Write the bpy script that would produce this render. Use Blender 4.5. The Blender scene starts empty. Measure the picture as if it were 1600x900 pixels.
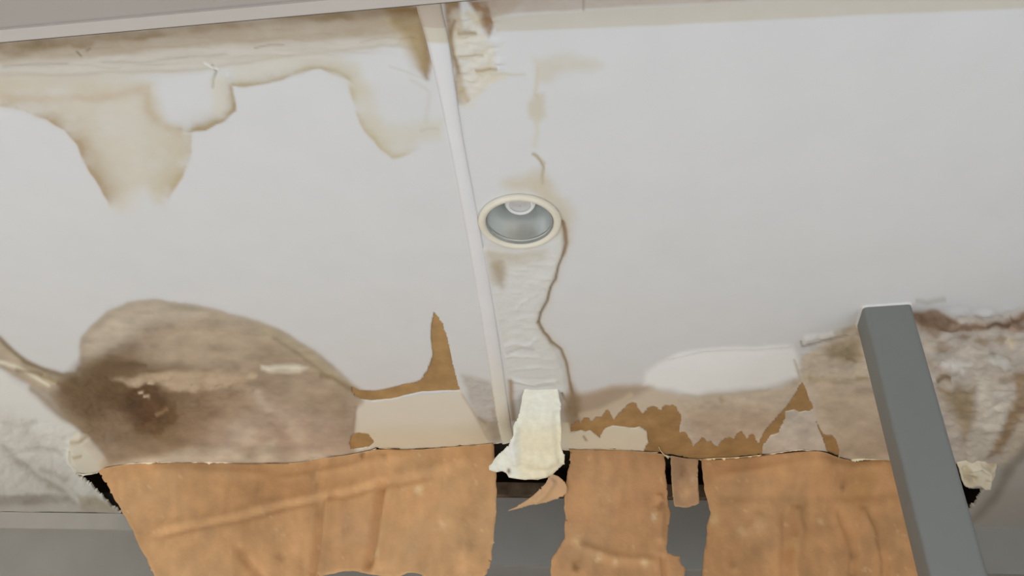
import bpy, math, random
import numpy as np
from mathutils import Matrix, Vector

# ------------------------------------------------------------------ camera
FPX, ELEV, YAW, ROLL = 1070.0, math.radians(34), math.radians(4.5), math.radians(1.6)
CAMZ, CEIL = 1.5, 2.6
H = CEIL - CAMZ
fw = np.array([-math.sin(YAW)*math.cos(ELEV), math.cos(YAW)*math.cos(ELEV), math.sin(ELEV)])
r0 = np.array([math.cos(YAW), math.sin(YAW), 0.0]); u0 = np.cross(r0, fw)
rt = math.cos(ROLL)*r0 + math.sin(ROLL)*u0
up = -math.sin(ROLL)*r0 + math.cos(ROLL)*u0
EYE = np.array([0.0, 0.0, CAMZ])
scene = bpy.context.scene
cd = bpy.data.cameras.new('camera'); cam = bpy.data.objects.new('camera', cd)
scene.collection.objects.link(cam)
cd.sensor_fit = 'HORIZONTAL'; cd.sensor_width = 36.0; cd.lens = FPX/1600.0*36.0
cd.clip_start = 0.02; cd.clip_end = 100
M = Matrix(((rt[0], up[0], -fw[0], 0), (rt[1], up[1], -fw[1], 0), (rt[2], up[2], -fw[2], CAMZ), (0, 0, 0, 1)))
cam.matrix_world = M
scene.camera = cam

# ------------------------------------------------------------------ light
w = bpy.data.worlds.new('world'); scene.world = w; w.use_nodes = True
bg = w.node_tree.nodes['Background']; bg.inputs[0].default_value = (1.0, 0.90, 0.76, 1); bg.inputs[1].default_value = 0.62
# low sun from behind the photographer: it falls on the open floor and the floor lights the ceiling
sl = bpy.data.lights.new('sun', 'SUN'); sl.energy = 10.9; sl.angle = math.radians(1.0); sl.color = (0.82, 0.91, 1.0)
sun = bpy.data.objects.new('sun', sl); scene.collection.objects.link(sun)
sun.location = (-3, -8, 6)
SUN_EL, SUN_AZ = math.radians(25), math.radians(-22)        # travelling toward the far wall and to the left
sd_ = Vector((math.sin(SUN_AZ)*math.cos(SUN_EL), math.cos(SUN_AZ)*math.cos(SUN_EL), -math.sin(SUN_EL)))
sun.rotation_euler = sd_.to_track_quat('-Z', 'Y').to_euler()
scene.view_settings.view_transform = 'Standard'
scene.view_settings.look = 'None'
scene.view_settings.exposure = 0.12
scene.view_settings.gamma = 1.0
scene.view_settings.use_curve_mapping = False

# ------------------------------------------------------------------ helpers
rnd = random.Random(7)
coll = scene.collection
def ray(u, v):
    u = np.asarray(u, float)[..., None]; v = np.asarray(v, float)[..., None]
    return fw*FPX + (u-800.0)*rt + (450.0-v)*up
def on_plane(u, v, P, N):
    d = ray(u, v); t = np.dot(np.asarray(P, float)-EYE, N)/(d@np.asarray(N, float))
    return EYE + d*t[..., None]
def on_ceil(u, v, drop=0.0):
    return on_plane(u, v, (0, 0, CEIL-drop), (0, 0, 1.0))
def to_uv(P):
    q = np.asarray(P, float)-EYE; d = q@fw
    return 800+FPX*(q@rt)/d, 450-FPX*(q@up)/d

def _hash(ix, iy, seed):
    n = (ix.astype(np.int64)*374761393 + iy.astype(np.int64)*668265263 + seed*1442695041) & 0x7fffffff
    n = ((n ^ (n >> 13))*1274126177) & 0x7fffffff
    n = (n ^ (n >> 16)) & 0xffff
    return n/65535.0
def vnoise(x, y, seed=0):
    ix = np.floor(x); iy = np.floor(y); fx = x-ix; fy = y-iy
    fx = fx*fx*(3-2*fx); fy = fy*fy*(3-2*fy)
    a = _hash(ix, iy, seed); b = _hash(ix+1, iy, seed); c = _hash(ix, iy+1, seed); d = _hash(ix+1, iy+1, seed)
    return (a*(1-fx)+b*fx)*(1-fy)+(c*(1-fx)+d*fx)*fy
def fbm(x, y, seed=0, oct=4):
    s = 0; a = 0.5; t = 0
    for k in range(oct):
        s = s+a*vnoise(x, y, seed+k*17); t += a; a *= 0.5; x = x*2.03+3.1; y = y*2.03+1.7
    return s/t          # 0..1
def sst(a, b, x):
    t = np.clip((x-a)/(b-a), 0, 1); return t*t*(3-2*t)
def seg_dist(u, v, pts):
    """distance to a polyline and parameter 0..1 along it"""
    best = np.full(u.shape, 1e9); par = np.zeros(u.shape); n = len(pts)-1
    for i in range(n):
        (ax, ay), (bx, by) = pts[i], pts[i+1]
        dx, dy = bx-ax, by-ay; L = dx*dx+dy*dy+1e-9
        t = np.clip(((u-ax)*dx+(v-ay)*dy)/L, 0, 1)
        d = np.hypot(u-ax-t*dx, v-ay-t*dy); m = d < best
        best = np.where(m, d, best); par = np.where(m, (i+t)/n, par)
    return best, par
def poly_sd(u, v, pts):
    """signed distance, negative inside"""
    pts = list(pts)
    d, _ = seg_dist(u, v, pts+[pts[0]])
    ins = np.zeros(u.shape, bool); j = len(pts)-1
    for i in range(len(pts)):
        (xi, yi), (xj, yj) = pts[i], pts[j]
        if yi != yj:
            c = ((yi > v) != (yj > v)) & (u < (xj-xi)*(v-yi)/(yj-yi)+xi); ins ^= c
        j = i
    return np.where(ins, -d, d)
def lin(c):
    c = np.asarray(c, float)/255.0
    return np.where(c <= 0.04045, c/12.92, ((c+0.055)/1.055)**2.4)
WHITE = 0.72
def alb(c, ref):
    """colour of a thing seen as sRGB c where clean white paint reads as ref"""
    return np.clip(lin(c)/lin(ref)*WHITE, 0.004, 0.93)
UPREF = (203, 203, 206); LOREF = (190, 184, 175)

def catmull(pts, n):
    p = np.array(pts, float); p = np.vstack([2*p[0]-p[1], p, 2*p[-1]-p[-2]]); out = []
    m = len(p)-3
    for k in range(n+1):
        s = min(k/n*m, m-1e-6); i = int(s); t = s-i
        a, b, c, d = p[i:i+4]
        out.append(0.5*((2*b)+(-a+c)*t+(2*a-5*b+4*c-d)*t*t+(-a+3*b-3*c+d)*t**3))
    return np.array(out)

# ---- materials
def nodes(name):
    m = bpy.data.materials.new(name); m.use_nodes = True; nt = m.node_tree
    return m, nt, nt.nodes['Principled BSDF']
def mat(name, col, rough=0.6, metal=0.0, noise=0.0, nscale=20.0, bump=0.0, bscale=60.0, attr=False, spec=0.3):
    m, nt, b = nodes(name)
    b.inputs['Roughness'].default_value = rough; b.inputs['Metallic'].default_value = metal
    b.inputs['Specular IOR Level'].default_value = spec
    tc = nt.nodes.new('ShaderNodeTexCoord')
    if attr:
        a = nt.nodes.new('ShaderNodeAttribute'); a.attribute_name = 'Col'; src = a.outputs['Color']
    else:
        r = nt.nodes.new('ShaderNodeRGB'); r.outputs[0].default_value = (*col, 1); src = r.outputs[0]
    if noise > 0:
        n = nt.nodes.new('ShaderNodeTexNoise'); n.inputs['Scale'].default_value = nscale; n.inputs['Detail'].default_value = 6
        nt.links.new(tc.outputs['Object'], n.inputs['Vector'])
        mr = nt.nodes.new('ShaderNodeMapRange'); mr.inputs['From Min'].default_value = 0.3; mr.inputs['From Max'].default_value = 0.7
        mr.inputs['To Min'].default_value = 1-noise; mr.inputs['To Max'].default_value = 1+noise
        nt.links.new(n.outputs['Fac'], mr.inputs['Value'])
        mx = nt.nodes.new('ShaderNodeVectorMath'); mx.operation = 'SCALE'
        nt.links.new(src, mx.inputs[0]); nt.links.new(mr.outputs['Result'], mx.inputs['Scale']); src = mx.outputs[0]
    nt.links.new(src, b.inputs['Base Color'])
    if bump > 0:
        n2 = nt.nodes.new('ShaderNodeTexNoise'); n2.inputs['Scale'].default_value = bscale; n2.inputs['Detail'].default_value = 5
        nt.links.new(tc.outputs['Object'], n2.inputs['Vector'])
        bp = nt.nodes.new('ShaderNodeBump'); bp.inputs['Strength'].default_value = bump; bp.inputs['Distance'].default_value = 0.01
        nt.links.new(n2.outputs['Fac'], bp.inputs['Height']); nt.links.new(bp.outputs['Normal'], b.inputs['Normal'])
    return m
M_PAINT = mat('stained_ceiling_paint', None, 0.55, noise=0.015, nscale=9, bump=0.05, bscale=70, attr=True)
M_KRAFT = mat('kraft_backing', None, 0.8, noise=0.10, nscale=16, bump=0.15, bscale=40, attr=True, spec=0.15)
M_PAPER = mat('torn_kraft_paper', None, 0.75, noise=0.07, nscale=14, bump=0.22, bscale=35, attr=True, spec=0.2)
M_WALL = mat('grey_wall_paint', alb((138, 131, 120), LOREF), 0.6, noise=0.05, nscale=4, bump=0.04, bscale=80)
M_POST = mat('grey_steel_paint', alb((106, 104, 97), LOREF), 0.45, noise=0.03, nscale=6, bump=0.02, bscale=120)
M_BEAM = mat('mauve_grey_beam_paint', alb((154, 147, 143), UPREF), 0.6, noise=0.02, nscale=5)
M_BEAMTRIM = mat('beam_edge_paint', alb((177, 170, 167), UPREF), 0.55, noise=0.02, nscale=5)
M_CREAM = mat('cream_ring_enamel', alb((210, 204, 192), UPREF), 0.35, noise=0.02, nscale=30, spec=0.5)
M_REFL = mat('brushed_reflector', (0.66, 0.67, 0.65), 0.34, metal=0.85)
M_GLASS = mat('frosted_lamp_glass', (0.62, 0.60, 0.60), 0.18, spec=0.8)
M_LAMPRIM = mat('lamp_rim', (0.85, 0.85, 0.85), 0.2, spec=0.8)
M_DARK = mat('added_dark_void_lining', (0.035, 0.028, 0.022), 0.9, noise=0.3, nscale=8)
M_SLAT = mat('old_timber', (0.17, 0.12, 0.08), 0.9, noise=0.5, nscale=12)
M_FLOOR = mat('pale_grey_floor', (0.56, 0.56, 0.56), 0.5, noise=0.05, nscale=3)
M_PLASTER = mat('crumbled_plaster', None, 0.8, noise=0.06, nscale=40, bump=0.12, bscale=60, attr=True, spec=0.15)
M_CAULK = mat('white_caulk', (0.82, 0.81, 0.78), 0.5)

# ---- objects
def mesh_obj(name, verts, faces, m, parent=None, cols=None, smooth=True):
    me = bpy.data.meshes.new(name)
    me.from_pydata([tuple(map(float, p)) for p in verts], [], [tuple(map(int, f)) for f in faces]); me.update()
    if cols is not None:
        at = me.color_attributes.new('Col', 'FLOAT_COLOR', 'POINT')
        c4 = np.ones((len(verts), 4), np.float32); c4[:, :3] = cols
        at.data.foreach_set('color', c4.ravel())
    if smooth:
        me.polygons.foreach_set('use_smooth', np.ones(len(me.polygons), bool))
    me.materials.append(m)
    o = bpy.data.objects.new(name, me); coll.objects.link(o)
    if parent: o.parent = parent
    return o
def tag(o, label=None, cat=None, group=None, kind=None):
    if label: o['label'] = label
    if cat: o['category'] = cat
    if group: o['group'] = group
    if kind: o['kind'] = kind
    return o
def empty(name, loc):
    o = bpy.data.objects.new(name, None); o.location = loc; coll.objects.link(o)
    bpy.context.view_layer.update()
    return o
def box_pts(lo, hi):
    (a, b, c), (d, e, f) = lo, hi
    return [(a, b, c), (d, b, c), (d, e, c), (a, e, c), (a, b, f), (d, b, f), (d, e, f), (a, e, f)], \
           [(0, 3, 2, 1), (4, 5, 6, 7), (0, 1, 5, 4), (1, 2, 6, 5), (2, 3, 7, 6), (3, 0, 4, 7)]
def lathe(name, prof, m, parent, n=64, centre=(0, 0, 0)):
    vs, fs = [], []
    for (r, z) in prof:
        for k in range(n):
            a = 2*math.pi*k/n; vs.append((centre[0]+r*math.cos(a), centre[1]+r*math.sin(a), centre[2]+z))
    for i in range(len(prof)-1):
        for k in range(n):
            k2 = (k+1) % n; fs.append((i*n+k, i*n+k2, (i+1)*n+k2, (i+1)*n+k))
    return mesh_obj(name, vs, fs, m, parent)

def snap_uv(u, v, F, step):
    """pull grid points lying close to the outline F=0 onto it"""
    f = F(u, v); near = np.abs(f) < 0.62*step
    un, vn = u[near], v[near]
    if len(un):
        for _ in range(2):
            f0 = F(un, vn); gx = (F(un+.4, vn)-F(un-.4, vn))/.8; gy = (F(un, vn+.4)-F(un, vn-.4))/.8
            g2 = np.clip(gx*gx+gy*gy, .25, 4)
            s = np.clip(f0/g2, -step*.6, step*.6); un = un-s*gx; vn = vn-s*gy
        u = u.copy(); v = v.copy(); u[near] = un; v[near] = vn
    return u, v
def grid_faces(nr, nc):
    i = np.arange(nr-1)[:, None]*nc+np.arange(nc-1)[None, :]
    return np.stack([i, i+1, i+1+nc, i+nc], -1).reshape(-1, 4)
def keep_faces(u, v, faces, F):
    cu = u[faces].mean(1); cv = v[faces].mean(1)
    return faces[F(cu, cv) > 0]
def compact(faces, *arrs):
    used = np.unique(faces); m = np.full(faces.max()+1, -1); m[used] = np.arange(len(used))
    return (m[faces],)+tuple(a[used] for a in arrs)
def border(faces):
    e = np.concatenate([faces[:, [0, 1]], faces[:, [1, 2]], faces[:, [2, 3]], faces[:, [3, 0]]])
    k = np.sort(e, 1); key = k[:, 0].astype(np.int64)*10000000+k[:, 1]
    _, idx, cnt = np.unique(key, return_index=True, return_counts=True)
    return e[idx[cnt == 1]]

# ================================================================== outlines of the damage (ceiling plan traced point by point)
TEAR = [(118, 739), (148, 737), (162, 732), (210, 724), (300, 722), (390, 725), (460, 724), (500, 716), (560, 709), (590, 700),
        (640, 703), (700, 699), (760, 694), (792, 690), (830, 692), (878, 703), (950, 702), (1005, 706), (1030, 707), (1042, 712), (1090, 719),
        (1150, 716), (1190, 711), (1225, 706), (1255, 703), (1290, 708), (1300, 716), (1312, 722), (1345, 718), (1390, 720), (1470, 722),
        (1508, 728), (1512, 764), (1536, 764), (1524, 786), (1500, 815)]
HOLE = TEAR+[(1480, 1100), (330, 1100), (262, 862), (197, 808), (160, 777)]
SPIKE = [(678, 486), (674, 505), (673, 530), (676, 556), (668, 578), (657, 594), (646, 599), (634, 600), (612, 606), (585, 611), (562, 610), (548, 604),
         (552, 618), (562, 625), (580, 627), (612, 624), (640, 617), (660, 613), (700, 611), (719, 611), (713, 590), (706, 562), (700, 532), (692, 506)]
BLOB = [(549, 681), (560, 676), (576, 679), (585, 691), (577, 699), (548, 703), (546, 692)]
JAG = [(891, 672), (893, 662), (897, 664), (900, 658), (904, 656), (907, 663), (910, 657), (914, 653), (919, 652), (922, 658), (926, 659), (930, 653), (935, 651), (941, 652), (945, 645), (949, 640), (953, 645), (957, 653), (960, 656),
       (964, 650), (970, 643), (978, 637), (984, 630), (989, 629), (993, 630), (997, 638), (1002, 645), (1005, 647), (1009, 642), (1014, 637), (1021, 635), (1027, 637), (1032, 643), (1036, 637), (1041, 633), (1047, 635), (1051, 632), (1056, 635), (1060, 643),
       (1064, 648), (1065, 657), (1062, 667), (1061, 677), (1066, 675), (1071, 675), (1075, 682), (1079, 688), (1083, 698), (1088, 693), (1093, 689), (1097, 684), (1101, 685), (1105, 691), (1111, 691), (1117, 697), (1123, 698), (1128, 689), (1134, 685), (1141, 684), (1147, 687), (1152, 679), (1158, 673),
       (1163, 680), (1167, 687), (1172, 680), (1177, 679), (1181, 686), (1185, 694), (1189, 685), (1195, 675), (1203, 664), (1213, 653), (1222, 644), (1229, 636), (1238, 622), (1247, 607), (1254, 598), (1259, 608), (1263, 621), (1271, 637),
       (1275, 657), (1285, 678), (1293, 681), (1300, 681), (1306, 687), (1311, 703), (1309, 740), (1000, 740), (1000, 720), (890, 720), (890, 690)]
PLATE = [(870, 660), (888, 660), (892, 676), (900, 675), (908, 673), (915, 676), (922, 673), (928, 678), (937, 685), (944, 671), (957, 666), (975, 668), (985, 670), (1000, 668), (1011, 675), (1013, 691), (1005, 707), (1000, 725), (870, 725)]
TENT = [(1227, 644), (1236, 642), (1242, 641), (1250, 645), (1258, 643), (1265, 644), (1272, 637), (1275, 660), (1284, 682), (1291, 702), (1293, 709), (1284, 706), (1255, 703),
        (1222, 706), (1205, 710), (1191, 709), (1192, 698), (1204, 681), (1216, 678), (1222, 664), (1227, 655)]

def wob(u, v, a, s, seed):
    return u+a*(fbm(u/s, v/s, seed, 3)-.5)*2, v+a*(fbm(u/s+9.7, v/s+4.1, seed+5, 3)-.5)*2
def bbox_sd(u, v, pts, marg=12):
    p = np.array(pts); lo = p.min(0)-marg; hi = p.max(0)+marg
    m = (u > lo[0]) & (u < hi[0]) & (v > lo[1]) & (v < hi[1])
    out = np.full(u.shape, float(marg))
    if m.any(): out[m] = poly_sd(u[m], v[m], pts)
    return out
def hole_sd(u, v):
    a, b = wob(u, v, 3.0, 11, 3)
    a = np.where(v > 690, a, u); b = np.where((v > 690), b, v)
    return bbox_sd(a, b, HOLE, 14)
def patch_sd(u, v):
    a, b = wob(u, v, .7, 5, 21)
    s = np.minimum(bbox_sd(a, b, SPIKE), bbox_sd(a, b, BLOB))
    j = np.maximum(np.maximum(bbox_sd(a, b, JAG), -bbox_sd(a, b, PLATE)), -bbox_sd(a, b, TENT))
    return np.minimum(s, j)
LC = on_ceil(np.array(812.), np.array(346.))
LR = .5*np.linalg.norm(on_ceil(np.array(747.), np.array(348.))-on_ceil(np.array(877.), np.array(341.)))
def light_sd(u, v):
    m = (np.abs(u-812) < 90) & (np.abs(v-346) < 60); out = np.full(u.shape, 14.)
    if m.any():
        p = on_ceil(u[m], v[m]); out[m] = np.clip((np.hypot(p[:, 0]-LC[0], p[:, 1]-LC[1])-LR*.88)*480, -14, 14)
    return out
def skin(u, v):
    return np.minimum(np.minimum(hole_sd(u, v), patch_sd(u, v)), light_sd(u, v))

# ================================================================== stains and relief of the ceiling paint
class Layer:
    def __init__(s, u, v):
        s.u, s.v = u, v; s.c = np.tile(np.array([WHITE*0.985, WHITE*0.985, WHITE]), (len(u), 1)); s.h = np.zeros(len(u))
        s.wu, s.wv = wob(u, v, 9, 38, 51); s.n1 = fbm(u/45, v/28, 61, 5); s.n2 = fbm(u/14, v/8, 71, 4)
    def mix(s, m, c):
        m = np.clip(m, 0, 1)[:, None]; s.c = s.c*(1-m)+np.asarray(c)[None, :]*m
    def poly(s, pts, c, op, si, so, warp=1.0, patch=0.0, ref=UPREF):
        p = np.array(pts); mg = so+14*warp+4
        k = (s.u > p[:, 0].min()-mg) & (s.u < p[:, 0].max()+mg) & (s.v > p[:, 1].min()-mg) & (s.v < p[:, 1].max()+mg)
        if not k.any(): return
        d = poly_sd(s.u[k]+(s.wu-s.u)[k]*warp, s.v[k]+(s.wv-s.v)[k]*warp, pts)
        m = 1-sst(-si, so, d)
        if patch: m = m*np.clip(1+patch*(s.n1[k]-.5)*2+patch*.6*(s.n2[k]-.5)*2, 0, 2)
        full = np.zeros(len(s.u)); full[k] = m*op; s.mix(full, alb(c, ref))
    def line(s, pts, w, c, op, warp=.6, taper=True, patch=0.0, ref=UPREF, h=0.0, soft=.9):
        p = np.array(pts); mg = w*3+14*warp+4
        k = (s.u > p[:, 0].min()-mg) & (s.u < p[:, 0].max()+mg) & (s.v > p[:, 1].min()-mg) & (s.v < p[:, 1].max()+mg)
        if not k.any(): return
        d, t = seg_dist(s.u[k]+(s.wu-s.u)[k]*warp, s.v[k]+(s.wv-s.v)[k]*warp, pts)
        m = np.exp(-(d/(w*soft))**2)
        if taper: m = m*sst(0, .06, t)*sst(0, .06, 1-t)
        if h: s.h[k] += h*m
        if patch: m = m*np.clip(1+patch*(s.n1[k]-.5)*2.4+patch*.6*(s.n2[k]-.5)*2, 0, 2)
        full = np.zeros(len(s.u)); full[k] = m*op
        if op: s.mix(full, alb(c, ref))
    def tide(s, pts, win, wout, c, op, inner, warp=.5, ref=UPREF):
        """tide mark: crisp on its outer side, fading inward (toward the point inner)"""
        p = np.array(pts); mg = win*3+14
        k = (s.u > p[:, 0].min()-mg) & (s.u < p[:, 0].max()+mg) & (s.v > p[:, 1].min()-mg) & (s.v < p[:, 1].max()+mg)
        if not k.any(): return
        uu = s.u[k]+(s.wu-s.u)[k]*warp; vv = s.v[k]+(s.wv-s.v)[k]*warp
        best = np.full(uu.shape, 1e9); sg = np.zeros(uu.shape); par = np.zeros(uu.shape); n = len(pts)-1
        for i in range(n):
            (ax, ay), (bx, by) = pts[i], pts[i+1]; dx, dy = bx-ax, by-ay
            t = np.clip(((uu-ax)*dx+(vv-ay)*dy)/(dx*dx+dy*dy+1e-9), 0, 1); d = np.hypot(uu-ax-t*dx, vv-ay-t*dy); m = d < best
            sg = np.where(m, np.sign(dx*(vv-ay)-dy*(uu-ax))*inner, sg); par = np.where(m, (i+t)/n, par); best = np.where(m, d, best)
        m = np.where(sg > 0, np.exp(-(best/win)), np.exp(-(best/wout)**2))*sst(0, .1, par)*sst(0, .1, 1-par)
        m = m*np.clip(1+1.6*(s.n1[k]-.5)*2, .25, 1.6)
        full = np.zeros(len(s.u)); full[k] = m*op; s.mix(full, alb(c, ref))
    def bump(s, pts, soft, h):
        d = bbox_sd(s.u, s.v, pts, soft+4); s.h += h*(1-sst(-soft, soft, d))

def paint(u, v):
    L = Layer(u, v); P, N = L.poly, L.line
    # ---- faint overall yellowing, upper left
    P([(-400, 20), (250, 40), (640, 10), (648, 70), (560, 80), (330, 105), (0, 140), (-400, 170)], (190, 180, 168), .75, 10, 14, .5)
    P([(-400, 20), (0, 66), (250, 44), (640, 6), (652, 52), (560, 60), (420, 66), (300, 74), (200, 84), (0, 96), (-400, 130)], (172, 158, 142), .9, 6, 8, .5, .35)
    P([(-400, 20), (0, 66), (250, 44), (640, 6), (645, 22), (420, 38), (250, 58), (0, 80), (-400, 100)], (150, 132, 112), .7, 5, 7, .4, .6)
    for (a, b, c, d) in ((60, 72, 40, 9), (225, 58, 30, 6), (130, 70, 14, 6), (500, 26, 50, 8), (30, 82, 25, 6)):
        P([(a-c, b), (a, b-d), (a+c, b-2), (a, b+d)], (128, 108, 78), .6, 6, 8, .5, .4)
    N([(0, 118), (120, 116), (250, 112), (330, 106), (420, 92), (560, 76), (650, 68)], 3.0, (178, 170, 158), .6, .25)
    N([(0, 104), (60, 100), (110, 99)], 2.4, (165, 156, 146), .6, .2); N([(150, 98), (220, 98), (290, 90), (360, 84)], 2.2, (172, 164, 154), .6, .2)
    N([(395, 76), (420, 71), (446, 70)], 1.8, (150, 138, 125), .7, .1); N([(560, 68), (590, 60), (620, 58)], 2.0, (172, 160, 145), .5, .2)
    N([(120, 82), (126, 88)], 2, (120, 105, 90), .8, .0, False); N([(135, 80), (141, 76)], 2, (120, 105, 90), .7, .0, False)
    # tide-mark stain falling into a tongue
    P([(-300, 120), (40, 118), (200, 120), (245, 125), (250, 150), (262, 185), (300, 203), (298, 232), (284, 270), (268, 300), (254, 322), (240, 318), (222, 296), (205, 300), (192, 330), (178, 322), (160, 290),
       (142, 262), (124, 232), (106, 206), (70, 187), (30, 172), (-100, 160), (-300, 160)], (193, 184, 168), .75, 16, 10, .6, .35)
    P([(150, 160), (215, 155), (222, 200), (226, 280), (214, 330), (170, 330), (160, 250)], (201, 196, 190), .5, 16, 16, .6)
    T = L.tide
    T([(-100, 152), (0, 164), (40, 171), (75, 186), (104, 203), (122, 228), (136, 256), (156, 290), (178, 330)], 16, 2.5, (168, 150, 126), .8, -1)
    T([(300, 204), (298, 236), (284, 272), (262, 314)], 14, 3, (178, 164, 138), .75, 1)
    N([(232, 140), (232, 170), (244, 188), (262, 198), (290, 200)], 11, (182, 166, 144), .65, .9, True, .5)
    N([(-40, 150), (60, 152), (140, 152), (210, 145), (240, 138)], 8, (186, 170, 152), .6, .9, True, .5)
    T([(250, 192), (300, 204), (325, 198), (350, 189), (366, 174), (364, 152), (358, 132), (376, 130), (410, 128), (440, 122), (470, 112), (500, 106), (526, 112), (546, 122), (560, 136)],
      9, 2.2, (158, 142, 114), .85, -1, .55)
    N([(310, 203), (352, 188), (364, 172), (360, 132), (400, 130), (440, 122), (498, 106), (548, 124)], 3, (170, 155, 130), .35, .55, True, .6, h=.002)
    T([(545, 125), (550, 150), (560, 180), (572, 206), (588, 226), (610, 244), (660, 232)], 15, 3, (184, 172, 148), .75, -1, .7)
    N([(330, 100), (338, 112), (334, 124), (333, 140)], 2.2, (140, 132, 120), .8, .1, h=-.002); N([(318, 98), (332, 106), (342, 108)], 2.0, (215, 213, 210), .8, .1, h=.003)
    P([(330, 120), (352, 118), (358, 160), (350, 182), (335, 182)], (200, 194, 180), .6, 8, 8, .4)
    P([(360, 104), (500, 84), (560, 100), (600, 200), (690, 190), (690, 215), (600, 236), (560, 160), (540, 124), (500, 104), (440, 116), (370, 126)], (196, 190, 176), .6, 10, 12, .6, .3)
    N([(655, 206), (670, 202), (688, 202)], 2.5, (186, 180, 168), .6, .3)
    N([(605, 102), (640, 112), (662, 122)], 2, (190, 186, 178), .6, .3); N([(640, 120), (668, 145), (664, 200)], 4, (190, 186, 180), .4, .6)
    # brown runs beside the cover strip at the top
    P([(600, 14), (655, 10), (672, 90), (668, 122), (655, 96), (640, 62), (615, 36)], (128, 102, 68), 1.0, 6, 9, .6, .35)
    P([(605, 30), (655, 30), (668, 110), (650, 100), (630, 70)], (176, 158, 128), .6, 10, 14, .6, .4)
    P([(690, 0), (716, 0), (722, 40), (712, 60), (712, 90), (722, 130), (726, 160), (712, 160), (704, 80)], (140, 116, 88), .95, 4, 6, .6, .4)
    P([(732, 0), (776, 0), (770, 40), (762, 56), (752, 40), (744, 22)], (140, 112, 86), .95, 4, 6, .6, .4)
    P([(770, 0), (800, 0), (812, 4), (800, 18), (772, 22)], (150, 124, 100), .8, 4, 6, .4, .4)
    P([(760, -10), (1700, -60), (1700, 0), (1200, 0), (1000, 9), (800, 22), (768, 26)], (176, 163, 152), .85, 3, 4, .2, .2)
    P([(768, 27), (1000, 11), (1200, 1), (1700, -24), (1700, 10), (1600, 13), (1300, 26), (1000, 41), (775, 50)], (190, 184, 174), .85, 2.5, 2.5, .1, .1)
    N([(912, 0), (912, 16)], 1.6, (140, 124, 112), .8, 0, False, h=-.001)
    P([(706, 20), (750, 20), (758, 60), (770, 75), (768, 110), (790, 118), (760, 140), (740, 165), (716, 165), (706, 110)], (204, 196, 180), .6, 6, 8, .9, .6)
    N([(714, 54), (726, 51), (746, 53)], 4, (150, 132, 104), .85, .3); N([(714, 88), (740, 87), (756, 88)], 2.6, (168, 150, 128), .7, .3)
    N([(740, 112), (764, 108), (776, 109)], 3.4, (164, 144, 112), .8, .3); N([(760, 115), (800, 116), (822, 115)], 2.8, (186, 180, 166), .6, .3)
    N([(722, 136), (728, 150), (734, 160)], 6, (176, 158, 126), .75, .4); N([(726, 20), (738, 24), (748, 40)], 5, (190, 176, 150), .5, .4)
    N([(712, 30), (704, 50), (708, 80), (716, 120)], 3.5, (130, 106, 80), .7, .3)
    # faint marks running down to the downlight
    P([(838, 92), (870, 90), (930, 94), (940, 100), (880, 112), (852, 128), (842, 126)], (190, 180, 160), .5, 8, 14, .8, .3)
    N([(842, 100), (838, 130), (834, 150), (842, 150)], 4, (192, 184, 164), .6, .4)
    P([(824, 164), (836, 152), (848, 150), (850, 178), (840, 188), (828, 182)], (186, 174, 148), .55, 5, 8, .6)
    N([(836, 180), (838, 205), (834, 232)], 5, (196, 190, 176), .6, .4)
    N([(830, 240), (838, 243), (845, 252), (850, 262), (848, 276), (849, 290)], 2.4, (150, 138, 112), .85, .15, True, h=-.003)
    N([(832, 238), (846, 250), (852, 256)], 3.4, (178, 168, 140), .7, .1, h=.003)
    P([(790, 285), (820, 275), (850, 270), (862, 290), (880, 310), (892, 340), (890, 372), (876, 372), (870, 320), (840, 300), (800, 298)], (190, 178, 156), .7, 10, 16, .9, .3)
    P([(750, 385), (800, 392), (845, 388), (878, 366), (882, 400), (866, 432), (858, 462), (848, 490), (846, 510), (868, 548), (884, 590), (880, 612), (800, 612), (782, 520), (766, 440)],
      (190, 184, 172), .75, 6, 6, .4, .15, LOREF)
    P([(764, 392), (800, 396), (850, 390), (845, 402), (790, 408), (770, 440), (762, 420)], (182, 170, 152), .6, 10, 16, 1, .4)
    P([(768, 412), (782, 408), (788, 428), (784, 448), (774, 440)], (156, 140, 118), .7, 8, 10, .4)
    CR = [(880, 346), (884, 362), (885, 380), (881, 398), (873, 416), (868, 436), (860, 448), (856, 470), (845, 488), (842, 502), (850, 518), (862, 534), (876, 546), (885, 566), (889, 588), (894, 612), (896, 650)]
    N(CR, 8, (184, 174, 156), .45, .2, True); N(CR[3:10], 2.1, (116, 100, 78), .95, .32, False, h=-.0035); N(CR[9:], 2.6, (132, 114, 90), .95, .3, False, h=-.0035); N(CR[:4], 2.8, (132, 110, 86), .95, .3, False, h=-.003)
    N([(880, 346), (884, 362), (885, 380), (881, 398)], 3.4, (138, 116, 94), .8, .1)
    N([(877, 611), (884, 626), (893, 646)], 2.2, (104, 88, 66), .95, .05, h=-.003)
    # raised and crumpled joint tape
    d = poly_sd(L.u, L.v, [(748, 385), (800, 392), (850, 385), (878, 366), (882, 398), (866, 432), (856, 462), (843, 490), (842, 506), (866, 542), (882, 580), (886, 625), (800, 625), (780, 520), (764, 440)])
    L.h += .004*(1-sst(-3, 2, d))*(.7+.6*L.n1)
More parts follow.
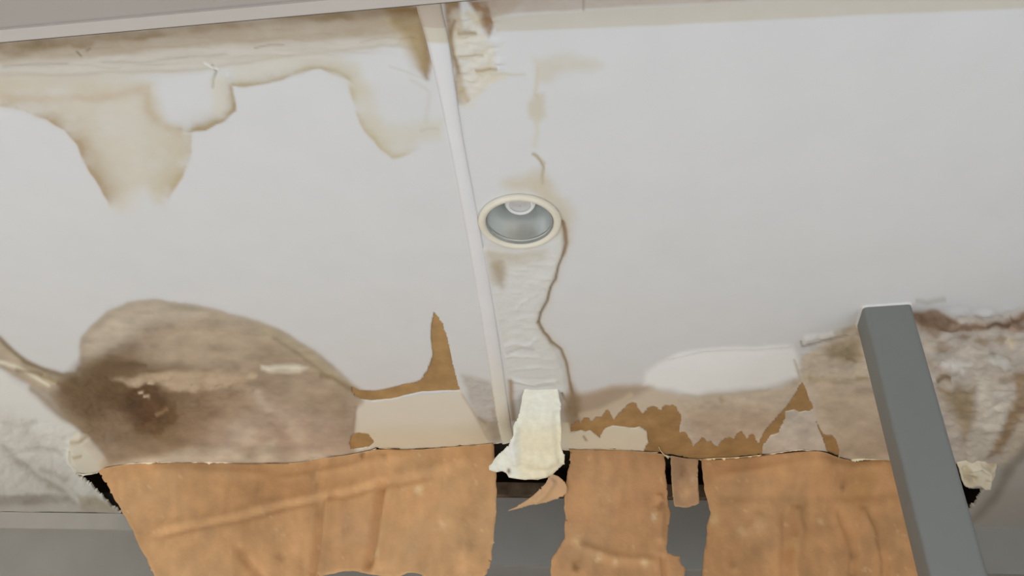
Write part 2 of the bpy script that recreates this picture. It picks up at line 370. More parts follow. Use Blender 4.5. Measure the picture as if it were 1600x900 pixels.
    for k, (pts, wdt, hh) in enumerate((([(786, 540), (800, 536), (825, 538), (842, 524)], 4, .006), ([(790, 552), (812, 544), (838, 546)], 3, -.004), ([(788, 556), (806, 552), (850, 556)], 3.5, .005),
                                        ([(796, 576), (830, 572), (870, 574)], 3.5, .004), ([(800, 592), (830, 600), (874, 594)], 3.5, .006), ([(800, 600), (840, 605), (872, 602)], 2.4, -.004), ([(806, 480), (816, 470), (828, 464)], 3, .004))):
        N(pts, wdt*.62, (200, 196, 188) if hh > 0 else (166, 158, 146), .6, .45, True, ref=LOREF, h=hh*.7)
    # wash either side of the tape and the left joint tape end
    P([(720, 585), (745, 590), (775, 600), (786, 688), (762, 690), (740, 650)], (168, 158, 145), .9, 6, 6, .5, .35, LOREF)
    P([(745, 655), (768, 660), (782, 692), (764, 692)], (150, 132, 106), .6, 5, 6, .4, .3, LOREF)
    N([(746, 652), (756, 660), (760, 668)], 3, (140, 124, 104), .7, .2, ref=LOREF); N([(770, 640), (776, 670), (780, 690)], 3, (160, 144, 118), .7, .2, ref=LOREF)
    N([(798, 590), (800, 620), (804, 660)], 5, (136, 112, 84), .85, .2, ref=LOREF)
    P([(553, 628), (575, 628), (720, 611), (742, 650), (764, 694), (600, 702), (584, 692), (575, 678), (553, 676)], (198, 186, 166), .9, 2, 2, .1, .05, LOREF)
    P([(560, 670), (760, 664), (768, 705), (560, 712)], (192, 178, 150), .7, 12, 10, .4, 0, LOREF)
    N([(719, 612), (740, 645), (752, 668), (764, 690)], 2.2, (170, 154, 132), .7, .1, ref=LOREF)
    # ---- big brown stain, left
    BIG = [(124, 590), (124, 560), (130, 530), (142, 512), (165, 490), (200, 475), (240, 470), (290, 475), (350, 489), (400, 504), (450, 524), (490, 549), (520, 574), (550, 600), (570, 610), (566, 630), (554, 640), (552, 680), (560, 730),
           (300, 745), (140, 745), (150, 700), (110, 660), (80, 622), (40, 600), (0, 578), (-60, 556), (-260, 500), (-260, 440), (-60, 502), (0, 528), (30, 554), (62, 574), (95, 583), (112, 584)]
    P(BIG, (156, 138, 115), .96, 6, 5, .35, .06, LOREF)
    N([(126, 560), (130, 530), (144, 512), (166, 490), (200, 476), (240, 471), (290, 476), (350, 490), (400, 505), (450, 525), (490, 550), (520, 575), (552, 602)], 5, (142, 124, 98), .55, .35, ref=LOREF)
    P([(124, 596), (150, 566), (185, 545), (215, 520), (250, 505), (310, 500), (370, 512), (430, 535), (480, 560), (520, 590), (548, 615), (552, 700), (480, 720), (140, 735), (130, 690)], (150, 129, 106), .85, 16, 12, .8, .15, LOREF)
    P([(110, 588), (135, 570), (175, 545), (205, 545), (220, 565), (250, 572), (330, 588), (330, 660), (300, 690), (250, 690), (180, 680), (140, 690), (120, 650), (80, 620)], (106, 82, 57), .95, 20, 18, 1.0, .25, LOREF)
    P([(96, 592), (150, 585), (340, 602), (390, 650), (300, 700), (160, 712), (120, 660)], (124, 101, 76), .55, 22, 22, 1.2, .5, LOREF)
    P([(130, 600), (170, 590), (235, 606), (262, 622), (270, 650), (250, 668), (214, 664), (180, 640), (140, 625)], (82, 57, 35), .95, 16, 16, 1.1, .25, LOREF)
    N([(135, 588), (165, 590), (180, 600), (240, 608), (250, 618)], 7, (84, 60, 38), .75, .8, True, .4, LOREF); N([(170, 570), (205, 566), (228, 572)], 5, (92, 70, 46), .8, .6, True, .3, LOREF)
    N([(215, 668), (250, 672), (275, 645)], 8, (96, 70, 44), .6, .7, ref=LOREF); N([(242, 652), (256, 642), (262, 640)], 4, (150, 120, 84), .6, .4, ref=LOREF)
    P([(340, 640), (430, 630), (540, 655), (548, 704), (450, 722), (300, 722), (300, 690)], (172, 150, 130), .75, 20, 20, 1, .3, LOREF)
    P([(300, 700), (345, 700), (390, 712), (470, 704), (540, 706), (460, 730), (160, 738), (200, 722)], (190, 176, 154), .75, 8, 8, .7, .35, LOREF)
    P([(395, 700), (430, 690), (432, 716), (400, 720)], (182, 170, 146), .7, 8, 8, .6, 0, LOREF)
    P([(425, 664), (450, 668), (452, 690), (440, 690), (424, 680)], (146, 122, 102), .6, 9, 9, .6, 0, LOREF)
    P([(170, 588), (205, 584), (240, 588), (300, 580), (360, 584), (395, 592), (380, 606), (310, 606), (250, 606), (200, 600)], (166, 142, 114), .85, 6, 6, 1.1, .6, LOREF)
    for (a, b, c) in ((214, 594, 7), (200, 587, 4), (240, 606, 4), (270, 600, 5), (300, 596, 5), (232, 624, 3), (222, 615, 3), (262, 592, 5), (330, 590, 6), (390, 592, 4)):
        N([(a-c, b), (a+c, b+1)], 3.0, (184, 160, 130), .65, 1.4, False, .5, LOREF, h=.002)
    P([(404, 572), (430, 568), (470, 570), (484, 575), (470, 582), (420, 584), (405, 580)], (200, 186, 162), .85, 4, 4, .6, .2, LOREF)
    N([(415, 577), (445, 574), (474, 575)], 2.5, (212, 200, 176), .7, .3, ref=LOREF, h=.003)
    P([(350, 660), (390, 655), (400, 690), (360, 705)], (182, 166, 146), .6, 12, 12, .8, .3, LOREF)
    P([(140, 520), (200, 480), (260, 474), (330, 488), (300, 498), (230, 506), (190, 530), (150, 556), (130, 560)], (172, 156, 134), .7, 10, 10, .6, .3, LOREF)
    P([(400, 506), (450, 526), (500, 560), (540, 600), (520, 596), (470, 556), (410, 524)], (158, 142, 112), .6, 8, 8, .6, .3, LOREF)
    N([(420, 528), (460, 548), (492, 572), (520, 596)], 4, (122, 102, 74), .5, .5, True, .3, LOREF)
    P([(250, 510), (330, 505), (390, 520), (380, 560), (300, 566), (240, 560)], (160, 140, 116), .6, 16, 16, 1, .3, LOREF)
    P([(300, 606), (380, 610), (400, 640), (340, 680), (280, 690)], (140, 114, 90), .6, 20, 20, 1, .4, LOREF)
    P([(150, 655), (200, 660), (215, 700), (160, 715)], (132, 108, 84), .6, 12, 14, 1, .3, LOREF)
    N([(395, 612), (420, 640), (450, 650), (470, 690)], 9, (184, 164, 142), .5, 1, True, .6, LOREF)
    mk = 1-sst(-8, 6, bbox_sd(L.u, L.v, BIG, 20)); g = fbm(L.u/26, L.v/13, 301, 5)-.5; g2 = fbm(L.u/70, L.v/9, 303, 4)-.5
    L.c *= (1+mk*(.6*g+.22*g2))[:, None]
    P([(98, 588), (130, 574), (170, 556), (205, 570), (190, 630), (140, 660), (105, 630)], (96, 74, 48), .75, 14, 14, 1, .3, LOREF)
    P([(170, 590), (205, 586), (250, 588), (310, 582), (365, 586), (350, 604), (290, 606), (240, 602), (195, 598)], (170, 146, 118), .7, 4, 5, 1.4, .8, LOREF)
    N([(498, 588), (520, 590), (540, 606), (558, 614)], 5, (118, 98, 70), .65, .4, ref=LOREF); N([(560, 612), (590, 612), (630, 604), (660, 596)], 3, (150, 124, 90), .6, .2, ref=LOREF)
    N([(556, 632), (552, 660), (552, 690)], 3, (130, 104, 82), .6, .2, ref=LOREF)
    # left tail of it and the chalky corner
    N([(-260, 436), (-60, 500), (0, 530), (18, 548), (40, 566), (70, 578), (100, 585), (118, 584), (128, 572)], 5, (112, 94, 66), .8, .35, True, .2, LOREF)
    N([(-30, 562), (0, 568), (30, 576), (55, 590), (80, 605)], 4, (208, 196, 170), .75, .4, True, .2, LOREF); N([(66, 586), (74, 592), (90, 598)], 3.5, (196, 180, 140), .8, .3, ref=LOREF)
    N([(20, 578), (60, 585), (100, 600), (130, 612)], 4, (110, 86, 58), .6, .5, ref=LOREF)
    N([(40, 604), (80, 630), (100, 650), (130, 668), (150, 700)], 9, (134, 112, 84), .7, .6, ref=LOREF)
    P([(-300, 570), (-20, 566), (20, 596), (60, 626), (90, 650), (115, 670), (140, 690), (160, 715), (160, 738), (120, 742), (200, 812), (200, 850), (-300, 850)], (200, 194, 182), .9, 6, 7, .5, .10, LOREF)
    P([(-300, 640), (20, 640), (90, 700), (110, 745), (170, 800), (60, 790), (-300, 770)], (182, 174, 161), .45, 16, 16, 1, .5, LOREF)
    N([(0, 692), (20, 712), (40, 728), (70, 752), (110, 785)], 6, (154, 143, 128), .6, 1.1, True, .6, LOREF, h=-.003); N([(60, 732), (84, 742), (104, 752)], 6, (150, 138, 122), .5, .5, True, .2, LOREF)
    N([(0, 660), (30, 664), (60, 655)], 5, (172, 166, 154), .5, .5, ref=LOREF); N([(40, 700), (80, 700), (100, 712)], 4, (164, 154, 138), .5, .5, ref=LOREF)
    P([(104, 690), (118, 676), (140, 690), (165, 725), (160, 740), (120, 742), (106, 722)], (202, 190, 164), .65, 6, 6, .6, .3, LOREF)
    N([(108, 690), (124, 688), (138, 682)], 3, (160, 140, 108), .7, .3, ref=LOREF); N([(112, 712), (128, 708)], 3, (164, 144, 112), .7, .3, ref=LOREF)
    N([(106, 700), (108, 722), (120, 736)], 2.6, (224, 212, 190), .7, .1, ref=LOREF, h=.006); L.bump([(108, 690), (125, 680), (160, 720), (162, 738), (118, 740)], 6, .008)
    P([(-300, 778), (0, 774), (70, 772), (110, 780), (120, 788), (0, 790), (-300, 800)], (132, 120, 106), .75, 4, 6, .4, .3, LOREF)
    P([(122, 776), (150, 776), (185, 800), (190, 808), (140, 806), (126, 796)], (146, 132, 104), .75, 5, 6, .4, .3, LOREF)
    P([(-300, 790), (0, 788), (120, 788), (200, 806), (200, 840), (-300, 840)], (166, 156, 142), .7, 4, 6, .4, .1, LOREF)
    # ---- lower right stain
    P([(880, 614), (915, 612), (960, 604), (1010, 601), (1040, 610), (1090, 618), (1160, 614), (1220, 604), (1245, 590), (1250, 560), (1290, 530), (1340, 500), (1400, 500), (1500, 735), (1300, 740), (880, 730)], (184, 166, 142), .92, 8, 6, .5, .1, LOREF)
    P([(886, 618), (940, 608), (990, 602), (1020, 604), (985, 622), (940, 640), (900, 650)], (148, 126, 104), .8, 8, 8, .5, .1, LOREF)
    P([(884, 640), (893, 600), (905, 620), (905, 650), (896, 680)], (120, 96, 66), .75, 6, 8, .5, .2, LOREF)
    P([(1065, 640), (1120, 632), (1200, 640), (1230, 640), (1180, 690), (1090, 690)], (166, 142, 118), .7, 14, 14, .8, .3, LOREF)
    P([(1272, 600), (1380, 600), (1400, 715), (1312, 720), (1290, 670)], (164, 144, 120), .7, 14, 14, .8, .2, LOREF)
    N([(1060, 612), (1100, 620), (1150, 616), (1210, 606)], 4, (164, 148, 118), .5, .5, ref=LOREF); N([(1125, 620), (1130, 630)], 4, (150, 130, 96), .6, .4, ref=LOREF)
    P([(1005, 602), (1010, 582), (1030, 566), (1060, 552), (1110, 546), (1180, 543), (1240, 541), (1248, 560), (1246, 588), (1215, 600), (1150, 610), (1090, 616), (1045, 608)], (212, 207, 202), .98, 7, 6, .4, 0, LOREF)
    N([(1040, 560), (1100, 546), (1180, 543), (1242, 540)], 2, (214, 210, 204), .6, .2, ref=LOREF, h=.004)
    N([(1240, 560), (1246, 580), (1250, 598)], 2.4, (166, 146, 116), .6, .2, ref=LOREF)
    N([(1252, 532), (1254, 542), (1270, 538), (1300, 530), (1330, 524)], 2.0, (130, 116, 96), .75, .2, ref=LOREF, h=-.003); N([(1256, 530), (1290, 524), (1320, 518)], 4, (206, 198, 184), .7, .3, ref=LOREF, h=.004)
    P([(1290, 545), (1320, 530), (1345, 530), (1350, 560), (1330, 565), (1300, 560)], (140, 120, 90), .75, 8, 8, .7, .4, LOREF)
    N([(1260, 590), (1300, 596), (1360, 592)], 5, (150, 128, 96), .6, .6, True, .3, LOREF); N([(1300, 520), (1340, 510), (1350, 530)], 6, (156, 138, 114), .5, .6, ref=LOREF); N([(1320, 560), (1340, 566)], 4, (120, 98, 70), .6, .5, ref=LOREF)
    P(PLATE, (202, 190, 166), .9, 2, 2, .1, .05, LOREF); P(TENT, (184, 171, 154), .9, 2, 2, .1, .08, LOREF)
    N([(912, 682), (916, 688)], 2, (130, 110, 80), .8, 0, False, ref=LOREF)
    N([(900, 650), (935, 642), (965, 630), (990, 614)], 5, (188, 168, 138), .7, .3, ref=LOREF)
    # ---- right of the post
    P([(1425, 486), (1490, 490), (1540, 498), (1600, 484), (1800, 470), (1800, 700), (1640, 640), (1600, 690), (1570, 730), (1500, 735), (1430, 600)], (176, 162, 146), .95, 8, 8, .5, .08, LOREF)
    P([(1424, 492), (1460, 490), (1490, 494), (1500, 508), (1560, 506), (1600, 494), (1700, 480), (1700, 506), (1600, 520), (1560, 514), (1500, 520), (1440, 516)], (126, 100, 78), .85, 5, 6, .8, .45, LOREF)
    N([(1540, 510), (1560, 507), (1580, 508)], 4, (92, 68, 48), .85, .5, ref=LOREF); N([(1510, 518), (1520, 517)], 4, (128, 98, 82), .8, .4, ref=LOREF); N([(1580, 500), (1610, 494)], 6, (104, 74, 54), .75, .5, ref=LOREF)
    N([(1430, 470), (1450, 474), (1480, 468)], 5, (160, 150, 136), .6, .3, ref=LOREF); N([(1520, 494), (1570, 494)], 3, (150, 136, 120), .6, .4, ref=LOREF)
    for (a, b, c, col) in ((1460, 520, 12, (150, 128, 108)), (1475, 545, 14, (158, 138, 118)), (1508, 530, 8, (146, 126, 106)), (1535, 535, 12, (150, 130, 108)), (1562, 535, 10, (140, 120, 98)), (1585, 520, 12, (166, 138, 118)),
                           (1480, 570, 10, (196, 186, 172)), (1520, 555, 22, (196, 184, 166)), (1580, 540, 12, (196, 178, 150)), (1560, 565, 20, (196, 188, 174)), (1500, 575, 24, (198, 190, 178)), (1455, 545, 10, (190, 176, 156)), (1550, 555, 4, (130, 116, 96))):
        P([(a-c, b), (a-c*.3, b-c*.5), (a+c, b-1), (a+c*.3, b+c*.5)], col, .95, 4, 5, .9, .3, LOREF)
    N([(1462, 594), (1475, 590), (1488, 592)], 6, (120, 98, 66), .85, .4, ref=LOREF); N([(1505, 578), (1545, 578)], 2.6, (156, 146, 130), .6, .3, ref=LOREF); N([(1460, 578), (1490, 574)], 4, (160, 140, 132), .5, .4, ref=LOREF)
    P([(1465, 605), (1500, 600), (1525, 612), (1522, 650), (1508, 690), (1490, 650)], (148, 128, 98), .85, 10, 10, .8, .25, LOREF)
    P([(1530, 590), (1570, 604), (1585, 620), (1572, 660), (1545, 710), (1520, 728), (1510, 700), (1528, 650)], (196, 184, 166), .85, 8, 8, .6, .12, LOREF)
    P([(1585, 585), (1640, 580), (1640, 640), (1600, 650), (1565, 708), (1545, 715), (1575, 660), (1590, 620)], (136, 106, 72), .85, 6, 7, .6, .25, LOREF)
    P([(1560, 590), (1600, 585), (1600, 600), (1565, 602)], (150, 128, 104), .6, 6, 6, .6, .2, LOREF)
    P([(1600, 650), (1640, 640), (1620, 700), (1570, 735), (1555, 735), (1575, 700)], (180, 162, 136), .7, 6, 6, .6, .2, LOREF)
    # bare grey board beyond the plaster on the right
    P([(1700, 600), (1604, 696), (1580, 722), (1556, 734), (1530, 764), (1480, 840), (1900, 840), (2000, 640)], (170, 161, 148), .95, 4, 6, .3, .06, LOREF)
    P([(1600, 694), (1570, 730), (1548, 770), (1515, 818), (1535, 808), (1565, 770), (1590, 730), (1620, 700)], (124, 110, 92), .7, 8, 8, .4, .2, LOREF)
    mk = 1-sst(-8, 6, bbox_sd(L.u, L.v, [(1425, 486), (1540, 498), (1700, 480), (1640, 640), (1570, 730), (1500, 735)], 20))+1-sst(-8, 8, bbox_sd(L.u, L.v, [(1060, 625), (1230, 612), (1260, 530), (1340, 505), (1400, 720), (1080, 720)], 20))
    g = fbm(L.u/30, L.v/13, 311, 5)-.5; g2 = fbm(L.u/9, L.v/6, 313, 3)-.5
    L.c *= (1+np.clip(mk, 0, 1)*(.5*g+.22*g2))[:, None]
    # ---- relief: crumpled zones
    def rough_zone(pts, amp, sx, sy, seed, soft=14):
        d = bbox_sd(L.u, L.v, pts, 40); m = 1-sst(-soft, soft, d)
        n = fbm(L.u/sx, L.v/sy, seed, 4); L.h += amp*m*(np.abs(n-.5)*2-.3)
    rough_zone([(-200, 60), (650, 0), (655, 74), (330, 110), (-200, 125)], .010, 70, 14, 101)
    rough_zone([(762, 395), (872, 395), (846, 500), (880, 565), (884, 610), (798, 612), (780, 520)], .006, 26, 7, 103, 6)
    rough_zone([(720, 588), (776, 600), (788, 690), (760, 690)], .007, 16, 7, 105, 6)
    rough_zone([(700, 0), (775, 0), (790, 115), (700, 165)], .012, 30, 14, 111)
    rough_zone([(110, 585), (380, 575), (400, 612), (260, 680), (130, 690)], .010, 22, 12, 121)
    rough_zone([(-200, 590), (110, 670), (130, 742), (195, 806), (-200, 806)], .010, 34, 24, 131)
    rough_zone([(1425, 485), (1700, 485), (1620, 680), (1560, 735), (1480, 735)], .018, 28, 16, 141)
    rough_zone([(1250, 525), (1350, 510), (1370, 600), (1255, 600)], .012, 30, 12, 151)
    rough_zone([(550, 560), (0, 700), (560, 735), (140, 735)], .004, 40, 20, 161)
    L.h += .0025*(fbm(L.u/160, L.v/110, 171, 3)-.5)
    return np.clip(L.c, .004, .93), L.h

# ================================================================== the setting: ceiling
def wall_y(x):                         # far wall, meeting the ceiling along this line
    return WY0+(WY1-WY0)*(x-WX0)/(WX1-WX0)
a = on_ceil(100, 803); b = on_ceil(1560, 824)
WX0, WY0, WX1, WY1 = a[0], a[1], b[0], b[1]
YN = 0.16
# rows get coarser with distance, columns fan out
ss = list(np.linspace(-1.02, 1.0, 960))
st = .006
while ss[-1] < 4: ss.append(ss[-1]+st); st *= 1.25
st = .006
while ss[0] > -4: ss.insert(0, ss[0]-st); st *= 1.25
ss = np.array(ss)
vv = np.concatenate([np.linspace(-650, -30, 24)[:-1], np.arange(-30, 590, 2.5), np.arange(590, 740, 1.6), np.arange(740, 860, 2.5)])
el = ELEV-np.arctan((vv-450)/FPX)
ys = H/np.tan(el); ys = ys[(ys > YN)]
Yg = np.repeat(ys[:, None], len(ss), 1); Xg = ss[None, :]*(np.hypot(Yg, H)*1.0)
nr, nc = Yg.shape
yw = wall_y(Xg)+.02; Yg = np.minimum(Yg, yw)
P0 = np.stack([Xg, Yg, np.full_like(Xg, CEIL)], -1).reshape(-1, 3)
u, v = to_uv(P0)
u, v = snap_uv(u, v, skin, 1.9)
fc = keep_faces(u, v, grid_faces(nr, nc), skin)
fc, u, v = compact(fc, u, v)
P = on_ceil(u, v); d2 = np.linalg.norm(P[fc[:, 0]]-P[fc[:, 2]], axis=1); fc = fc[d2 > 1e-5]
fc, u, v = compact(fc, u, v); P = on_ceil(u, v)
colr, hh = paint(u, v)
fade = sst(YN, .4, P[:, 1])
P[:, 2] = CEIL-hh*fade*np.clip(np.hypot(P[:, 1], H)/2.2, .45, 1.4)
be = border(fc)
bi = np.unique(be); mp = {int(k): i+len(P) for i, k in enumerate(bi)}
top = P[bi].copy(); top[:, 2] = CEIL+.012
walls = np.array([(e[1], e[0], mp[int(e[0])], mp[int(e[1])]) for e in be])
edgec = colr[bi]*0+alb((206, 190, 160), LOREF)
PV = np.vstack([P, top]); PC = np.vstack([colr, edgec]); FF = np.vstack([fc, walls])
# plain run of ceiling over and behind the photographer
n0 = len(PV)
PV = np.vstack([PV, [(-7, YN+.02, CEIL+.001), (7, YN+.02, CEIL+.001), (7, -2.2, CEIL+.001), (-7, -2.2, CEIL+.001)]]); PC = np.vstack([PC, np.full((4, 3), WHITE)])
FF = np.vstack([FF, [(n0, n0+1, n0+2, n0+3)]])
ceiling = mesh_obj('ceiling', PV, FF, M_PAINT, None, PC)
tag(ceiling, 'white painted plasterboard ceiling with brown water stains and torn far edge', None, kind='structure')

# brown board laid bare where the painted face has come away
def backing(u0, u1, v0, v1, label):
    uu, vv_ = np.meshgrid(np.arange(u0, u1+3, 3.), np.arange(v0, v1+3, 3.)); sh = uu.shape
    F = lambda a, b: hole_sd(a, b)-1.5
    uu, vv_ = snap_uv(uu.ravel(), vv_.ravel(), F, 3.)
    f = keep_faces(uu, vv_, grid_faces(*sh), F); f, uu, vv_ = compact(f, uu, vv_)
    p = on_ceil(uu, vv_, -.0035); n = fbm(uu/30, vv_/22, 201, 4); n2 = fbm(uu/7, vv_/7, 205, 3)
    p[:, 2] += .001*n2
    c = alb((150, 116, 74), LOREF)[None, :]*(1+.34*(n-.5)+.2*(n2-.5))[:, None]
    o = mesh_obj('exposed_backing', p, f, M_KRAFT, ceiling, c); o['label'] = label
backing(540, 728, 476, 640, 'brown paper backing bared in a tall spike')
backing(538, 592, 668, 708, 'small round patch of bared brown backing')
backing(884, 1320, 592, 735, 'brown backing bared along a jagged sawtooth edge')

# painted cover strip over the board joint
Lp = catmull([(649, -6), (653, 20), (668, 70), (697, 200), (722, 330), (747, 470), (774, 640), (785, 694)], 110)
Rp = catmull([(688, -6), (692, 20), (702, 70), (721, 200), (745, 330), (770, 470), (795, 640), (803, 688)], 110)
vs, cs = [], []
for (lu, lv), (ru, rv) in zip(Lp, Rp):
    a = on_ceil(lu, lv); b = on_ceil(ru, rv); q = lambda t, dz: a*(1-t)+b*t-np.array([0, 0, dz])
    wv = .0015*(fbm(np.array([lv/40.]), np.array([3.3]), 9, 3)[0]-.5)
    for t, dz in ((0, -.006), (0.0, .0005), (.22, .0035), (.5, .0045+wv), (.90, .005), (1.0, .002), (1, -.006)):
        vs.append(q(t, dz))
        if lv < 40: c = alb((184, 171, 160), UPREF)
        elif lv < 66: c = alb((197, 190, 178), UPREF)
        elif lv < 540: c = alb((209, 208, 213), UPREF)
        else: c = alb((209, 208, 213), UPREF)*(1-min(1, (lv-540)/110))+alb((200, 190, 168), LOREF)*min(1, (lv-540)/110)
        cs.append(c)
fs = [(i*7+k, i*7+k+1, (i+1)*7+k+1, (i+1)*7+k) for i in range(len(Lp)-1) for k in range(6)]
fs += [(0, 1, 2, 3), (3, 4, 5, 6), tuple(len(vs)-7+k for k in (3, 2, 1, 0)), tuple(len(vs)-7+k for k in (6, 5, 4, 3))]
o = mesh_obj('cover_strip', vs, fs, M_PAINT, ceiling, np.clip(np.array(cs), 0, .88)); o['label'] = 'narrow white strip running down over the board joint'

# ragged cream lips of torn paper along the break
def torn_lip(pts, n, drop0, drop1, seed, c=(214, 200, 172)):
    L = catmull(pts, n); vs, cs, fs = [], [], []
    for i, (a, b) in enumerate(L):
        r = fbm(np.array([i*.35]), np.array([1.7]), seed, 3)[0]; s = min(1, i/3, (n-i)/3)
        base = on_ceil(a, b); dr = (drop0+(drop1-drop0)*max(0, (r-.42)*2.6))*s+.0004
        for (dy, dz) in ((-.004, 0), (.001, dr), (.003, dr*.9), (.004, -.002)):
            vs.append(base+np.array([0, dy, -dz])); cs.append(alb(c, LOREF)*(.86+.28*r))
    for i in range(n):
        for k in range(3): fs.append((i*4+k, i*4+k+1, i*4+5+k, i*4+4+k))
    return mesh_obj('torn_paper_lip', vs, fs, M_PLASTER, ceiling, np.array(cs))
torn_lip([(160, 733), (210, 724), (300, 722)], 60, .002, .012, 5)
torn_lip([(296, 722), (340, 722), (390, 725), (440, 724)], 70, .003, .013, 15, (212, 196, 166))
torn_lip([(440, 724), (470, 722), (500, 716), (560, 709), (588, 701)], 50, .0005, .006, 6, (200, 182, 150))
torn_lip([(592, 700), (640, 703), (700, 699), (760, 694), (786, 691)], 60, .0005, .003, 7, (206, 186, 150))
torn_lip([(880, 703), (950, 702), (1005, 706), (1028, 707)], 50, .0005, .004, 8, (206, 186, 150))
torn_lip([(1029, 698), (1034, 706), (1042, 712), (1066, 716), (1092, 718)], 40, .004, .022, 9, (216, 194, 154))
torn_lip([(1092, 718), (1120, 716), (1150, 715), (1190, 711)], 50, .001, .014, 10, (216, 190, 146))
torn_lip([(1190, 712), (1225, 706), (1255, 703), (1290, 709)], 50, .0005, .004, 11, (206, 190, 164))
torn_lip([(1306, 724), (1308, 716), (1314, 706)], 14, .01, .02, 12, (224, 208, 172))
torn_lip([(1318, 720), (1345, 717), (1390, 719), (1440, 721)], 60, .003, .014, 13, (220, 202, 164))
torn_lip([(120, 740), (135, 741), (150, 738), (164, 732)], 24, .004, .012, 14, (214, 200, 172))

# ================================================================== beam at the top left
def zpt(u_, v_, z): return on_plane(u_, v_, (0, 0, z), (0, 0, 1.0))
ZB = CEIL-.045
e0, e1 = zpt(0, 66, ZB), zpt(690, 4, ZB); g0, g1 = zpt(0, 44, ZB), zpt(400, 8, ZB)
def ext(p, q, x): t = (x-p[0])/(q[0]-p[0]); return p+(q-p)*t
XL, XR = -5.0, 5.0
ea, eb = ext(e0, e1, XL), ext(e0, e1, XR); ga, gb = ext(e0, e1, XL)-np.array([0, .030, 0]), ext(e0, e1, XR)-np.array([0, .030, 0])
ga, gb = ext(e0, e1, XL)+(np.array([0, (g0-ext(e0, e1, g0[0]))[1], 0])), ext(e0, e1, XR)+(np.array([0, (g1-ext(e0, e1, g1[0]))[1], 0]))
vs = [];
for (p_, z0, dy) in ((ga, ZB, 0), (gb, ZB, 0)):
    vs += [(p_[0], p_[1]-.30, ZB), (p_[0], p_[1], ZB), (p_[0], p_[1], CEIL+.01), (p_[0], p_[1]-.30, CEIL+.01)]
fs = [(0, 1, 5, 4), (1, 2, 6, 5), (2, 3, 7, 6), (3, 0, 4, 7), (0, 3, 2, 1), (4, 5, 6, 7)]
beam = mesh_obj('trim_1', vs, fs, M_BEAM, None, smooth=False); tag(beam, 'mauve grey boxed beam crossing the ceiling at upper left', None, kind='structure')
vs = []
for (p_, q_) in ((ga, ea), (gb, eb)):
    vs += [(p_[0], p_[1], ZB), (p_[0], p_[1], ZB-.006), (q_[0], q_[1]-.004, ZB-.006), (q_[0], q_[1], ZB-.001), (q_[0], q_[1], CEIL+.01), (p_[0], p_[1], CEIL+.01)]
fs = [tuple(i+k for i in (0,)) for k in ()]
fs = [(k, (k+1) % 6, 6+(k+1) % 6, 6+k) for k in range(6)]+[(5, 4, 3, 2, 1, 0), (6, 7, 8, 9, 10, 11)]
o = mesh_obj('edge_bead', vs, fs, M_BEAMTRIM, beam, smooth=False); o['label'] = 'paler edging strip of the beam'

vs = []  # dark strip modelled in place of the shadow line past the beam edge
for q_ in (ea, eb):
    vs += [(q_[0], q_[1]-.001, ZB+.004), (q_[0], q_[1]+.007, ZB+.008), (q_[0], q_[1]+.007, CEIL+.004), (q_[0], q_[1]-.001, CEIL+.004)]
o = mesh_obj('edge_shadow_strip', vs, [(k, (k+1) % 4, 4+(k+1) % 4, 4+k) for k in range(4)]+[(3, 2, 1, 0), (4, 5, 6, 7)], mat('shadow_strip_dark', (.11, .105, .095), .8, noise=.4, nscale=14), beam, smooth=False); o['label'] = 'dark strip standing for the shadow line along the beam edge'
# ================================================================== far wall, cornice, plenum, floor
def wall_box(name, x0, x1, dy0, dy1, z0, z1, m, parent=None):
    vs = []
    for z in (z0, z1):
        for (x, d) in ((x0, dy0), (x1, dy0), (x1, dy1), (x0, dy1)): vs.append((x, wall_y(x)+d, z))
    return mesh_obj(name, vs, [(0, 3, 2, 1), (4, 5, 6, 7), (0, 1, 5, 4), (1, 2, 6, 5), (2, 3, 7, 6), (3, 0, 4, 7)], m, parent, smooth=False)
WN = np.array([-(WY1-WY0)/(WX1-WX0), 1.0, 0]); WN /= np.linalg.norm(WN); WP = np.array([WX0, WY0, 0])
z_step = on_plane(np.array(820.), np.array(884.), WP, WN)[2]
z_top = on_plane(np.array(820.), np.array(778.), WP, WN)[2]
wl_ = on_plane(np.array(600.), np.array(880.), WP, WN)[0]
wbl = wall_box('wall_back_left', -6, wl_, 0, .25, 0, z_top, M_WALL); tag(wbl, 'left stretch of the grey far wall', None, kind='structure')
wall = wall_box('wall_back', wl_, 6, .05, .25, 0, z_step+.01, M_WALL); tag(wall, 'grey painted far wall below the broken ceiling', None, kind='structure')
fas = wall_box('trim_2', wl_, 6, 0, .25, z_step, z_top, mat('lightened_fascia_paint', alb((150, 145, 136), LOREF), .6, noise=.05, nscale=4)); tag(fas, 'grey fascia along the top of the far wall', None, kind='structure')  # paler than the wall paint to offset the weaker light here
zc = on_plane(np.array(60.), np.array(828.), WP, WN)[2]
xr = on_plane(np.array(330.), np.array(828.), WP, WN)[0]
cor = wall_box('trim_3', -6, xr, -.035, 0.0, zc, CEIL-.003, mat('stained_cornice_paint', alb((158, 150, 138), LOREF), .6, noise=.05, nscale=6)); tag(cor, 'pale cornice strip under the chalky left corner of the ceiling', None, kind='structure')
ZR = CEIL+.55  # dark roof and sides added to keep sky light out of the void
vs, fs = box_pts((-6, -2.2, ZR), (6, 4.8, ZR+.1)); rf = mesh_obj('ceiling_void_roof_blocker', vs, fs, M_DARK, None, smooth=False); tag(rf, 'dark roof added over the hole to keep sky light out', None, kind='structure')
